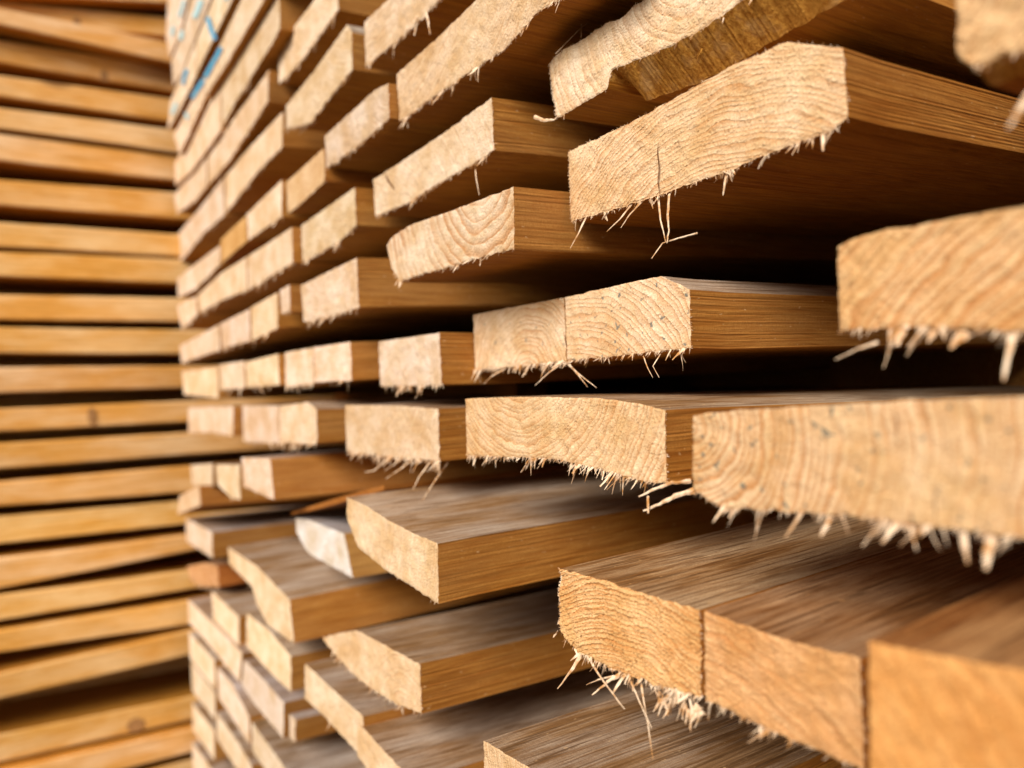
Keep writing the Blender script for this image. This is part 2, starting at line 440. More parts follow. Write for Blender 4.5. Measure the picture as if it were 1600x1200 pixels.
# first row above
plank([(1308,386),(1350,366),(1600,322),(1680,308)], [(1312,514),(1431,510),(1600,516),(1680,516)], D=.268, near=True, fr=.6, frlen=1.6,
      label='coarse striped tan plank end cut by the right edge, above the big speckled plank', group=GRP, ring=(-.10,-.12), gap=.0042, con=.95, tint=(1.03,.86,.62), seed=8, vp=UP, ridge=.0006)
plank([(882,465),(950,449),(1032,431),(1077,452)], [(886,563),(960,556),(1040,547),(1079,543)], D=.305, near=True, fr=.55, frlen=1.3,
      label='plank end with a clipped top corner and grey mould specks, above the level row', group=GRP, ring=(.045,-.075), gap=.0038, con=.7, mould=.9, vp=MID, seed=14, tint=(1.10,1.04,.95))
plank([(739,492),(800,480),(869,467),(880.5,465)], [(742,577),(800,573),(884.5,563)], D=.304, near=True, fr=1.1, frlen=1.4,
      label='plank end with arched rings touching the left of the clipped-corner plank', group=GRP, ring=(-.012,-.034), gap=.0042, con=.75, mould=.5, vp=MID, seed=15, tint=(1.10,1.04,.95))
plank([(591,534),(640,527),(686,520)], [(594,602),(640,603),(689,601)], D=.257, near=True, fr=1.0, frlen=1.1, label='small square pale plank end with a toothed lower edge, left of the arched-ring plank', group=GRP, con=.5, seed=2, vp=MID)
plank([(490,543),(547,534)], [(491,597),(549,594)], D=.245, fr=.7, label='pale plank end fifth from the right in the first row above eye level', group=GRP, con=.6)
plank([(445,551),(489,543)], [(446,606),(490,598)], D=.243, fr=1.2, frlen=1.5, label='creamy plank end sixth from the right in the first row above eye level', group=GRP, con=.6)
plank([(383,566),(434,553)], [(385,605),(436,601)], D=.205, fr=.7, label='pale plank end seventh from the right in the first row above eye level', group=GRP, con=.6)
plank([(342,570),(381,564)], [(344,609),(382,606)], D=.195, fr=.6, label='narrow pale plank end eighth from the right in the first row above eye level', group=GRP, con=.6)
plank([(284,581),(340,574)], [(287,616),(341,622)], D=.18, fr=.5, label='blurred plank end at the far corner in the first row above eye level', group=GRP, con=.6)
# second row above
plank([(887,237),(940,213),(997,185),(1144,102),(1229,65),(1317,75)], [(892,345),(960,327),(1016,309),(1125,271),(1239,224),(1296,205),(1324,181)],
      D=.30, near=True, fr=.45, frlen=1.2, leftfuzz=1.2, topfuzz=.4, label='widest plank end with a sloping top corner and a vertical crack', group=GRP,
      ring=(-.02,-.125), gap=.0031, con=.8, pits=1.0, vp=UP, seed=21, tint=(1.06,.97,.82), lean=.1, ridge=.0003)
plank([(605,385),(610,372),(640,352),(700,331),(760,308),(802,292)], [(605,390),(613,420),(625,440),(660,428),(710,415),(740,405),(803,388)],
      D=.245, near=True, fr=.3, label='plank end with a rounded bark edge and bold curved growth rings', group=GRP, ring=(-.05,.034), gap=.0075, con=.95, pits=.2, vp=(2600,450), seed=23, tint=(1.02,1.0,.97))
plank([(470,446),(520,421),(557,403)], [(474,503),(520,492),(560,480)], D=.225, near=True, fr=.7, frlen=1.1, label='pale plank end right below and left of the rounded bark-edge plank', group=GRP, con=.6, vp=UP, seed=3)
plank([(437,453),(452,445)], [(439,490),(453,487)], D=.21, fr=.8, frlen=1.6, label='thin sliver of plank end second row above eye level with one splinter', group=GRP, con=.1, vp=UP)
plank([(391,481),(433,457)], [(394,532),(434,512)], D=.215, fr=.6, label='pale plank end fifth from the right in the second row above eye level', group=GRP, con=.6, vp=UP)
plank([(344,506),(389,483)], [(347,544),(391,532)], D=.195, fr=.6, label='pale plank end sixth from the right in the second row above eye level', group=GRP, con=.6, vp=UP)
plank([(280,541),(342,507)], [(283,567),(343,547)], D=.175, fr=.5, label='blurred plank end at the far corner in the second row above eye level', group=GRP, con=.6, vp=UP)
# third row above
plank([(583,281),(640,244),(700,203),(768,152)], [(586,338),(638,316),(685,286),(732,260),(771,235)], D=.262, near=True, fr=.8, frlen=1.1,
      label='pale plank end with a small dark nick near its left corner', group=GRP, con=.4, gap=.0026, ring=(.12,-.10), vp=(2600,430), seed=31, tint=(1.03,1.02,1.0))
plank([(470,353),(544,300),(554,293)], [(473,408),(528,379),(556,352)], D=.238, near=True, fr=.7, frlen=1.2, label='pale plank end left of the one with the dark nick', group=GRP, con=.6, vp=UP, seed=32)
plank([(386,401),(420,379),(456,355)], [(388,452),(420,433),(457,410)], D=.222, fr=1.0, label='pale plank end third from the right in the third row above eye level', group=GRP, con=.6, vp=UP)
plank([(308,462),(345,427),(384,402)], [(312,488),(348,468),(386,453)], D=.20, fr=.9, label='pale plank end fourth from the right in the third row above eye level', group=GRP, con=.6, vp=UP)
plank([(276,478),(306,463)], [(284,515),(308,490)], D=.175, fr=.8, frlen=1.5, label='blurred plank end at the far corner in the third row above eye level', group=GRP, con=.6, vp=UP)
# fourth row above
plank([(619,116),(680,62),(744,0),(860,-108)], [(624,189),(694,139),(788,76),(841,17),(872,0),(985,-80)], D=.262, near=True, fr=.9, frlen=1.0,
      label='long creamy plank end with a ragged lower edge running out of the top', group=GRP, con=.55, ring=(.2,.3), vp=UP, seed=41, tint=(.99,.93,.84))
plank([(507,213),(585,141),(606,130)], [(510,262),(570,219),(608,184)], D=.243, near=True, fr=.6, frlen=1.1, label='pale plank end left of the long creamy one, with a curled shaving', group=GRP, con=.6, vp=UP, seed=42)
plank([(447,285),(506,231)], [(449,334),(470,318),(507,283)], D=.235, fr=.2, label='honey-coloured plank end third from the right in the fourth row above eye level', group=GRP, con=.6, vp=UP, tint=(.98,.88,.72))
plank([(385,335),(440,281)], [(388,375),(440,338)], D=.222, fr=.3, label='pale plank end fourth from the right in the fourth row above eye level', group=GRP, con=.6, vp=UP)
plank([(344,375),(384,337)], [(346,411),(386,376)], D=.20, fr=.1, label='orange plank end fifth from the right in the fourth row above eye level', group=GRP, con=.1, vp=UP, tint=(.88,.66,.36))
plank([(277,436),(307,411),(343,384)], [(278,465),(305,452),(344,413)], D=.185, fr=.3, label='blurred plank end at the far corner in the fourth row above eye level', group=GRP, con=.6, vp=UP)
# fifth row above
plank([(569,34),(594,11),(640,-36),(700,-96)], [(571,104),(630,55),(679,6),(740,-60)], D=.262, near=True, fr=.6, frlen=1.6, label='pale plank end with faint ring lines and a hanging splinter at the top', group=GRP, con=.5, ring=(.05,.08), vp=UP, seed=51, tint=(1.03,1.01,.99))
plank([(447,165),(490,112),(542,38),(549,50)], [(447,200),(483,193),(524,140),(550,109)], D=.242, near=True, fr=1.0, frlen=.9, leftfuzz=.5, label='creamy plank end with a crumbled right corner beside a dark slot', group=GRP, con=.6, vp=UP, seed=52)
plank([(351,274),(390,230),(441,175)], [(352,333),(405,265),(441,229)], D=.23, fr=.5, label='long pale plank end third from the right in the fifth row above eye level', group=GRP, con=.6, vp=UP)
plank([(276,368),(312,325),(349,277)], [(278,414),(320,362),(350,336)], D=.205, fr=.5, label='blurred plank end at the far corner in the fifth row above eye level', group=GRP, con=.6, vp=UP)
# sixth to eleventh rows
plank([(433,77),(490,1),(527,-50)], [(436,131),(470,96),(506,46),(528,14)], D=.25, near=True, fr=.6, label='pale plank end at the top, right of a narrow amber gap', group=GRP, con=.6, vp=UP, seed=61)
plank([(324,241),(354,199),(384,160),(420,109)], [(325,288),(357,253),(382,214),(418,158)], D=.222, fr=.4, label='long blurred plank end, second from right, sixth row above eye level', group=GRP, con=.6, vp=UP)
plank([(272,304),(322,244)], [(276,334),(306,312),(323,291)], D=.19, fr=.3, label='blurred plank end at the far corner in the sixth row above eye level', group=GRP, con=.6, vp=UP)
plank([(345,130),(399,49),(424,8),(436,-12)], [(347,199),(367,160),(417,80),(437,45)], D=.222, fr=.4, label='long blurred plank end in the seventh row above eye level', group=GRP, con=.6, vp=UP)
plank([(272,256),(304,200),(344,132)], [(274,290),(300,266),(345,204)], D=.195, fr=.3, label='blurred plank end at the far corner in the seventh row above eye level', group=GRP, con=.6, vp=UP)
p_8 = plank([(319,120),(345,67),(372,10),(400,-50)], [(321,150),(352,102),(411,2),(438,-50)], D=.205, fr=.3, label='blurred plank end with a long blue paint stripe, eighth row above eye level', group=GRP, con=.1, vp=UP)
p_8b = plank([(271,212),(318,122)], [(281,240),(320,153)], D=.19, fr=.2, label='blurred corner plank end with a short blue paint stripe, eighth row above eye level', group=GRP, con=.1, vp=UP)
p_9 = plank([(306,64),(337,-10),(352,-50)], [(308,113),(336,54),(362,0),(385,-50)], D=.20, fr=.2, label='blurred plank end with a short bright blue dash, ninth row above eye level', group=GRP, con=.1, vp=UP)
p_9b = plank([(266,158),(283,118),(305,66)], [(262,203),(279,174),(307,116)], D=.185, fr=.2, label='blurred plank end stained pale blue at the far corner, ninth row above eye level', group=GRP, con=.1, vp=UP)
p_10 = plank([(268,95),(285,50),(298,0),(311,-50)], [(270,134),(285,112),(304,60),(328,0),(345,-50)], D=.187, fr=.2, label='blurred plank end washed with pale blue, tenth row above eye level', group=GRP, con=.1, vp=UP)
p_11 = plank([(259,60),(262,0),(264,-50)], [(265,91),(282,50),(294,0),(306,-50)], D=.18, fr=.2, label='topmost blurred plank end at the far corner, hazed with pale blue', group=GRP, con=.1, vp=UP)
# the split plank and the one in the top right corner
p_split = plank([(857,100),(870,84),(895,70),(922,54),(945,36),(968,30),(990,8),(1012,-2),(1100,-48),(1250,-125)],
      [(870,184),(905,164),(948,139),(954,110),(1000,91),(1050,71),(1107,38),(1160,0),(1330,-110)], D=.30, near=True, fr=.15, leftfuzz=2.5, topfuzz=1.0, rough=1.2, jag=1.1,
      cham=dict(u=.76, dx=.020, dz=.018), label='broken plank end with a torn orange underside and jagged left corner', group=GRP, con=.55, ring=(-.03,.03), gap=.006, vp=UP, seed=71, tint=(1.12,1.10,1.05), length=.9)
p_tr = plank([(1490,-90),(1560,-130),(1660,-190)], [(1495,84),(1518,104),(1560,90),(1600,78),(1680,50)], D=.26, near=True, fr=.25, rough=1.6, jag=1.5,
      cham=dict(u=.9, dx=.010, dz=.005), label='blurred plank end in the top right corner with a torn lower edge', group=GRP, con=.5, ring=(-.05,-.05), gap=.005, vp=(2600,470), seed=73, tint=(.98,.82,.60))
# ------------------------------------------------------------------ below eye level
plank([(377,715),(422,717)], [(380,760),(428,781)], D=.19, fr=.15, label='white plank end with an amber side, third plank of the first row below eye level', group=GRP, con=.5, vp=LOW)
plank([(337,726),(374,727)], [(339,757),(360,777),(375,781)], D=.185, fr=.2, label='pale plank end with a chipped lower left, second of the first row below eye level', group=GRP, con=.5, vp=LOW)
plank([(297,727),(332,724)], [(300,758),(332,759)], D=.18, fr=.1, label='small pale plank end nearest the far corner, first row below eye level', group=GRP, con=.5, vp=LOW)
plank([(280,775),(311,759)], [(277,804),(313,790)], D=.165, fr=.2, label='tilted plank end poking out left of the far corner', group=GRP, con=.1, vp=(2600,640), length=.6, tint=(.98,.88,.78))
plank([(541,777),(569,789),(606,813),(644,833),(683,849)], [(542,811),(560,856),(606,893),(645,917),(685,944)], D=.212, near=True, fr=.05,
      label='sharp plank end with a weathered top face, sticking out in the middle of the photo', group=GRP, con=.4, ring=(.3,.1), pits=.2, vp=(2600,520), seed=81, tint=(1.07,1.02,.92))
plank([(461,810),(481,812),(537,834)], [(463,833),(481,864),(551,903)], D=.235, fr=0, label='bluish white wedge-shaped plank end behind the sticking-out plank', group=GRP, con=0, pits=0, vp=(2600,540), tint=(1.0,1.15,1.45), length=.7)
plank([(356,855),(400,884),(452,937)], [(358,881),(394,917),(402,946),(419,977),(459,1005)], D=.197, near=True, fr=.12, label='plank end with a bluish grey top face and a wavy lower edge', group=GRP,
      con=.1, vp=(2600,500), seed=83, tint=(1.07,1.03,.95))
plank([(290,809),(331,832)], [(291,846),(332,872)], D=.18, fr=0, label='white plank end with a grey top at the far corner, second row below eye level', group=GRP, con=.5, vp=LOW)
plank([(292,885),(318,880),(338,884)], [(297,905),(315,916),(342,918)], D=.19, fr=.9, rough=3, jag=4, label='torn brown plank end at the far corner above the tidy lower rows', group=GRP, con=.8, tint=(.85,.62,.42), vp=LOW)
plank([(505,996),(528,990),(557,985),(600,1008),(655,1038)], [(507,1002),(535,1035),(561,1062),(617,1099),(658,1114)], D=.225, near=True, fr=.8, frlen=.9, leftfuzz=2, jag=1.4,
      label='plank end stained orange at its left tip with fringed lower edge, below the sticking-out plank', group=GRP, con=.5, vp=(2600,575), seed=91, tint=(1.05,.98,.86))
plank([(476,1037),(521,1079),(567,1120)], [(476,1091),(505,1118),(547,1164),(567,1184)], D=.215, near=True, fr=.1, label='smooth pale plank end with a brown top, left one of two below the orange-tipped plank', group=GRP, con=.1, vp=(2600,600), seed=92, tint=(1.06,1.02,.95))
plank([(559,1129),(597,1171),(645,1222)], [(558,1180),(600,1240),(648,1298)], D=.222, near=True, fr=.2, label='plank end at the bottom edge, right one of two below the orange-tipped plank', group=GRP, con=.1, vp=(2600,600), seed=93, tint=(1.05,.97,.86))
plank([(755,1157),(830,1203),(1000,1310)], [(757,1240),(830,1294),(1000,1420)], D=.225, near=True, fr=.1, label='plank with a brown ribbed top cut off by the bottom edge', group=GRP, con=.55, vp=(2600,560), seed=94, tint=(1.0,.92,.80))
plank([(874,889),(930,903),(1005,928),(1092,953)], [(874,985),(895,1015),(962,1048),(1020,1068),(1094,1088)], D=.246, near=True, fr=1.0, frlen=1.5, leftfuzz=2.6, rough=1.9, jag=1.6,
      label='fibrous orange plank end with a shaggy lower edge, left of a dark seam', group=GRP, con=.9, ring=(.0,-.09), gap=.0026, pits=1, vp=(2600,470), seed=101, ridge=.0013, tint=(1.02,.83,.55), lean=.3)
plank([(1099,955),(1202,992),(1270,1012),(1343,1029)], [(1101,1092),(1150,1116),(1202,1140),(1302,1184),(1349,1203)], D=.246, near=True, fr=.6, frlen=1.2, rough=1.5,
      label='blurred orange-brown plank end right of the dark seam, under a ribbed grey top', group=GRP, con=.6, ring=(.06,-.14), gap=.0035, pits=.7, vp=(2600,470), seed=102, tint=(.96,.70,.44))
plank([(1357,1003),(1480,1027),(1700,1065)], [(1359,1225),(1480,1290),(1700,1400)], D=.222, near=True, fr=0, rough=.9, jag=.6, label='smooth orange plank end in the bottom right corner, striped diagonally', group=GRP,
      con=.35, ring=(.25,-.15), gap=.006, pits=.4, vp=(2600,470), seed=103, tint=(.98,.62,.28))
# tidy lower rows near the far corner
LOWER = [
 ([(330,923),(350,942),(373,964)], [(333,969),(350,989),(373,1008)], .20, 'pale plank end in the uppermost tidy lower row, nearest the corner'),
 ([(385,958),(420,985),(454,1026)], [(385,1010),(425,1054),(454,1081)], .205, 'pale plank end below the wavy-edged plank, with amber side showing'),
 ([(294,937),(340,981),(378,1021)], [(295,972),(335,1018),(374,1066)], .19, 'long white plank end in the second tidy lower row, left half'),
 ([(381,1031),(405,1055),(443,1098)], [(377,1070),(400,1103),(442,1154)], .205, 'white plank end in the second tidy lower row, beside a dark slot'),
 ([(452,1116),(461,1125)], [(452,1152),(461,1159)], .222, 'thin plank end low in the stack with a bright amber side'),
 ([(295,988),(335,1032)], [(297,1030),(336,1078)], .185, 'pale plank end in the third tidy lower row, at the corner'),
 ([(298,1034),(336,1083)], [(300,1079),(336,1125)], .186, 'pale plank end in the fourth tidy lower row, at the corner'),
 ([(339,1043),(362,1068),(389,1120)], [(341,1090),(365,1126),(390,1164)], .197, 'pale plank end in the third tidy lower row, second from the corner'),
 ([(300,1098),(334,1142)], [(301,1140),(335,1188)], .187, 'pale plank end in the fifth tidy lower row, at the corner'),
 ([(338,1113),(372,1161),(392,1196)], [(339,1155),(372,1206),(393,1245)], .198, 'pale plank end in the fourth tidy lower row, second from the corner'),
 ([(393,1128),(436,1188),(470,1240)], [(394,1172),(440,1245),(470,1298)], .208, 'broad pale plank end leaving the bottom edge with a grey top'),
 ([(300,1160),(345,1222)], [(301,1203),(345,1270)], .188, 'pale plank end cut off at the bottom edge by the corner'),
]
for t_, b_, D_, l_ in LOWER:
    plank(t_, b_, D=D_, fr=.12, label=l_, group=GRP, con=.1, vp=(2600,575), length=1.2)

BUILT = fit_planks()
p_8, p_8b, p_9, p_9b, p_10, p_11, p_split, p_tr = [BUILT[i] for i in (p_8, p_8b, p_9, p_9b, p_10, p_11, p_split, p_tr)]
# ------------------------------------------------------------------ bark sliver lying on the wedge board
def sliver():
    Dc = PLANE[[o for o in C.objects if str(o.get('label')).startswith('bluish white')][0].name] - .003
    V = []; F = []
    topl = [(455,801),(485,791),(520,780),(562,768),(600,758)]; thick = [3,7,9,9,8]
    n = len(topl)
    d = vpdir(2600, 540); d = d / d.x
    for (x, y), t_ in zip(topl, thick):
        a = atC(x, y, Dc); b_ = atC(x, y + t_, Dc)
        V += [a, b_, b_ + d * .35, a + d * .35]
    org = V[0].copy(); V = [v - org for v in V]
    for i in range(n - 1):
        for k in range(4):
            F.append((4*i+k, 4*i+4+k, 4*i+4+(k+1)%4, 4*i+(k+1)%4))
    F.append((0,1,2,3)); F.append(tuple(4*(n-1)+k for k in (3,2,1,0)))
    o = mesh_obj('bark_strip', V, F, [M_EDGE]); o.location = org
    prop(o, random.Random(4), (.8,.66,.5), (0,0), .003, 0)
    o['label'] = 'thin dark bark strip lying over the bluish white wedge'; o['category'] = 'bark strip'
sliver()

# ------------------------------------------------------------------ blue spray paint on the far ends
def dab(parent, pts, w0, D, mat=None):
    V = []; F = []
    for i, (x, y) in enumerate(pts):
        x2, y2 = pts[min(i+1, len(pts)-1)]; x1, y1 = pts[max(i-1, 0)]
        nx, ny = -(y2-y1), (x2-x1); l = math.hypot(nx, ny); nx, ny = nx/l*w0/2, ny/l*w0/2
        for s in (1, -1): V.append(atC(x+nx*s, y+ny*s, PLANE[parent.name], -.0016) - parent.location)
        for s in (1, -1): V.append(atC(x+nx*s, y+ny*s, PLANE[parent.name], -.0010) - parent.location)
    for i in range(len(pts)-1):
        a = 4*i; F += [(a, a+1, a+5, a+4), (a+1, a+3, a+7, a+5), (a+3, a+2, a+6, a+7), (a+2, a, a+4, a+6)]
    return mesh_obj('paint_mark', V, F, [mat or M_BLUE], parent)
dab(p_9, [(324,27),(329,44),(336,62)], 7, .20)
dab(p_9, [(352,0),(356,-14),(361,-30)], 6, .20, M_PALE)
dab(p_8, [(345,74),(338,88),(329,104),(320,121)], 6, .205)
dab(p_8b, [(318,124),(309,138),(300,153)], 6, .19)
dab(p_8b, [(290,176),(293,186)], 5, .19, M_PALE)
dab(p_9b, [(292,108),(287,122),(286,132)], 5, .185)
dab(p_9b, [(268,178),(272,168),(275,160)], 5, .185, M_PALE)
dab(p_10, [(314,0),(309,14),(303,28)], 8, .187, M_PALE)
dab(p_10, [(284,48),(282,62)], 6, .187, M_PALE)
dab(p_11, [(287,0),(283,14),(279,26)], 5, .18, M_PALE)
dab(p_11, [(270,40),(268,56)], 5, .18, M_PALE)

# ------------------------------------------------------------------ single long splinters
byl = {o.get('label'): o for o in C.objects if o.get('label')}
def L_(s): return [o for k, o in byl.items() if k.startswith(s)][0]
wide = L_('widest'); split_ = p_split
px_strand(split_, [(909,-30,.02),(909,20,.012),(908,60,.004)], .30, .0016, .0020)
px_strand(split_, [(945,10,.03),(925,30,.015),(905,46,.004),(868,84,-.004)], .30, .0007, .0015)
px_strand(split_, [(835,183,-.01),(850,188,-.008),(866,187,-.004),(872,181,.002)], .30, .0030, .0022)
px_strand(wide, [(1046,299,.002),(1043,335,-.002),(1045,360,-.004),(1042,380,-.006)], .30, .0022, .0018)
px_strand(wide, [(1028,303,.002),(1032,345,-.002),(1040,378,-.006)], .30, .0018, .0012)
px_strand(wide, [(1090,364,0),(1060,372,-.002),(1035,380,-.005),(1018,404,-.010)], .30, .0009, .0013)
px_strand(wide, [(885,348,.003),(865,351,-.002),(843,353,-.006)], .30, .0016, .0007)
px_strand(wide, [(917,337,.002),(903,366,-.003),(891,388,-.006)], .30, .0016, .0009)
px_strand(wide, [(1008,309,.002),(985,334,-.002),(970,356,-.004)], .30, .0016, .0010)
px_strand(wide, [(990,315,.002),(968,343,-.002),(948,362,-.004)], .30, .0016, .0010)
px_strand(wide, [(1285,205,.002),(1286,236,-.003)], .30, .0030, .0018)
lr = L_('plank end with cupped')
px_strand(lr, [(1080,752,.004),(1050,754,-.004),(1020,765,-.008),(998,776,-.012)], .262, .0026, .0022)
px_strand(lr, [(1085,766,.004),(1055,775,-.004),(1030,787,-.008),(1005,798,-.012)], .262, .0036, .0026)
px_strand(lr, [(1012,775,-.010),(1013,802,-.014)], .262, .0022, .0026)
lp = L_('pale plank end with long loose')
for a in ([(648,716,.003),(625,733,0),(603,748,-.004)], [(672,722,.003),(655,745,-.002),(645,765,-.006)], [(700,722,.01),(680,750,.004),(660,782,0)],
          [(610,712,.003),(585,735,0),(570,738,-.004)], [(630,716,.003),(600,736,0)]):
    px_strand(lp, a, .252, .0020, .0012)
fb = L_('fibrous orange')
for a, w_ in (([(908,1021,.002),(895,1045,-.004),(871,1076,-.008)], .0034), ([(918,1026,.003),(940,1060,-.004),(956,1082,-.008),(976,1108,-.010)], .0026),
          ([(975,1050,.003),(950,1065,-.004),(925,1086,-.008)], .0030), ([(980,1050,.003),(998,1095,-.004),(1018,1138,-.008)], .0022),
          ([(1000,1060,.003),(1010,1120,-.004),(1020,1186,-.006)], .0018), ([(960,1056,.003),(935,1062,-.004),(916,1070,-.006)], .0013),
          ([(872,986,.002),(868,992,-.002),(864,996,-.004)], .0026), ([(885,1000,.002),(880,1012,-.004)], .0018)):
    px_strand(fb, a, .246, w_, w_ * .45)
rnd = random.Random(77)
SV = []; SF = []
for k in range(46):     # the torn tuft under the seam
    x = rnd.uniform(1030, 1100); y = 1078 + (x - 1030) * .3
    p = atC(x, y, PLANE[fb.name], .001) - fb.location
    strand(SV, SF, p + Vector((0, 0, rnd.uniform(-.006, .001))), (rnd.uniform(-.6, .1), rnd.gauss(.3, .8), -1), rnd.uniform(.003, .010), rnd.uniform(.0008, .0024), rnd, 1.2)
mesh_obj('splinter', SV, SF, [M_FIB], fb)
bl = L_('big tan plank end with dark')
for a, w_ in (([(1298,806,.002),(1283,838,-.006)], .0026), ([(1405,814,.002),(1378,848,-.008)], .0034), ([(1422,818,.002),(1432,860,-.006)], .0020),
              ([(1505,832,.002),(1512,880,-.008)], .0030), ([(1550,838,.002),(1545,862,-.004),(1540,890,-.010)], .0048)):
    px_strand(bl, a, .245, w_, w_ * .7)
tr = L_('coarse striped')
for a, w_ in (([(1372,535,.0),(1340,545,-.004),(1305,562,-.006)], .0014), ([(1410,518,.0),(1402,540,-.004)], .0044), ([(1398,524,.0),(1380,575,-.004)], .0012),
              ([(1505,520,.0),(1485,545,-.006)], .0046), ([(1582,524,.0),(1568,595,-.008)], .0030), ([(1460,518,0),(1450,535,-.004)], .0028)):
    px_strand(tr, a, .268, w_, w_ * .6)
px_strand(p_tr, [(1612,140,0),(1592,175,-.02),(1575,200,-.03)], .26, .0034, .0012)
ck = L_('plank end with a clipped')
for a in ([(1032,553,.002),(1020,572,-.004),(1030,590,-.004)], [(1005,556,.002),(1012,575,0),(1020,590,0)]):
    px_strand(ck, a, .305, .0010, .0006)
ar = L_('plank end with arched')
for a in ([(880,566,.002),(858,582,-.004),(836,602,-.008)], [(884,566,.004),(905,585,0),(932,606,-.004)], [(890,570,.004),(905,588,0),(918,605,-.004)],
          [(745,578,0),(725,583,-.004)], [(790,576,.002),(768,588,-.004),(756,600,-.006)]):
    px_strand(ar, a, .304, .0018, .0008)
top5 = L_('pale plank end with faint ring')
px_strand(top5, [(664,10,.002),(668,30,-.002),(672,54,-.004)], .262, .0030, .0026)
px_strand(top5, [(655,20,.002),(645,34,-.004),(637,47,-.006)], .262, .0026, .0016)
nk = L_('pale plank end with a small dark')
px_strand(nk, [(742,256,.004),(744,280,.002),(749,305,0)], .262, .0014, .0010)

# dark drying cracks
def crack(parent, pts, D, wpx):
    V = []; F = []
    for i, (x, y) in enumerate(pts):
        wd = wpx * (1 if 0 < i < len(pts)-1 else .25)
        for s in (-.5, .5): V.append(atC(x + s * wd, y, PLANE[parent.name], -.0012) - parent.location)
        for s in (-.5, .5): V.append(atC(x + s * wd, y, PLANE[parent.name], -.0005) - parent.location)
    for i in range(len(pts)-1):
        a = 4*i; F += [(a, a+4, a+5, a+1)]
    return mesh_obj('crack', V, F, [M_CRACK], parent)
m, nt, b = newmat('crack_shadow_wood', .95, .05); b.inputs['Base Color'].default_value = (.13, .05, .018, 1); M_CRACK = m
crack(wide, [(1031,308),(1028,285),(1030,262),(1027,238),(1029,222)], .30, 1.5)
crack(ar, [(881,520),(884,535),(887,550),(888,562)], .304, 1.6)
crack(nk, [(602,272),(606,282),(612,290),(617,297)], .262, 3.0)
crack(bl, [(1398,640),(1402,662),(1398,690)], .245, 1.6)
crack(bl, [(1462,765),(1460,785),(1463,812)], .245, 1.6)

# ------------------------------------------------------------------ the left-hand stack: boards seen along their narrow sides
YC = 1.36
LS = [ # left end top/bottom at x=0 and right end top/bottom at x=265, offset
 ((3,34),(27,58),.02), ((12,38),(66,98),-.02), ((62,98),(104,143),0), ((117,150),(155,191),0), ((168,200),(202,237),0), ((210,252),(243,281),0),
 ((280,320),(300,341),0), ((348,386),(365,400),0), ((394,432),(405,443),0), ((460,499),(466,503),0), ((511,552),(515,553),0), ((574,614),(572,607),0),
 ((638,674),(628,661),0), ((692,732),(678,713),0), ((752,790),(731,772),0), ((807,850),(785,822),0), ((872,920),(840,868),0), ((930,970),(896,927),0),
 ((985,1020),(943,981),0), ((1052,1092),(992,1031),-.01), ((1148,1192),(1095,1132),.01), ((1205,1250),(1146,1184),0), ((1262,1300),(1196,1232),0),
 ((-45,-8),(-25,5),.0)]
names = ['topmost visible board of the left stack, mostly in shade', 'steeply sloping board overlapping the topmost one in the left stack',
 'board with a brown knot band near its middle, third down the left stack', 'plain tan board fourth down the left stack', 'board with an orange streak at its right end, fifth down the left stack',
 'board sixth down the left stack', 'board seventh down the left stack', 'board eighth down the left stack', 'pinkish board ninth down the left stack', 'board tenth down the left stack',
 'board eleventh down the left stack, just above eye level', 'board twelfth down the left stack, at eye level', 'pale board with a thin knot, thirteenth down the left stack',
 'board fourteenth down the left stack, reaching furthest right behind the corner', 'orange board fifteenth down the left stack', 'board sixteenth down the left stack',
 'pale streaked board seventeenth down the left stack', 'board eighteenth down the left stack', 'pinkish board nineteenth down the left stack',
 'orange board sloping up steeply above the wide dark gap low in the left stack', 'board with a round dark knot low in the left stack', 'board second from the bottom of the left stack in view', 'lowest board in view of the left stack',
 'board cut off by the top edge of the photo in the left stack']
KN = {2: [(163,118,4,8)], 12: [(143,650,4,12)], 20: [(212,1133,9,9)], 0: [(120,34,4,5)]}
m, nt, b = newmat('knot_wood', .7, .3); q = NB(nt)
f = q.ramp(q.noise(q.node('ShaderNodeTexCoord').outputs['Object'], 150, 3), .3, .7)
q.l.new(q.mix(f, (.30,.14,.045,1), (.46,.23,.08,1)), b.inputs['Base Color']); M_KNOT = m
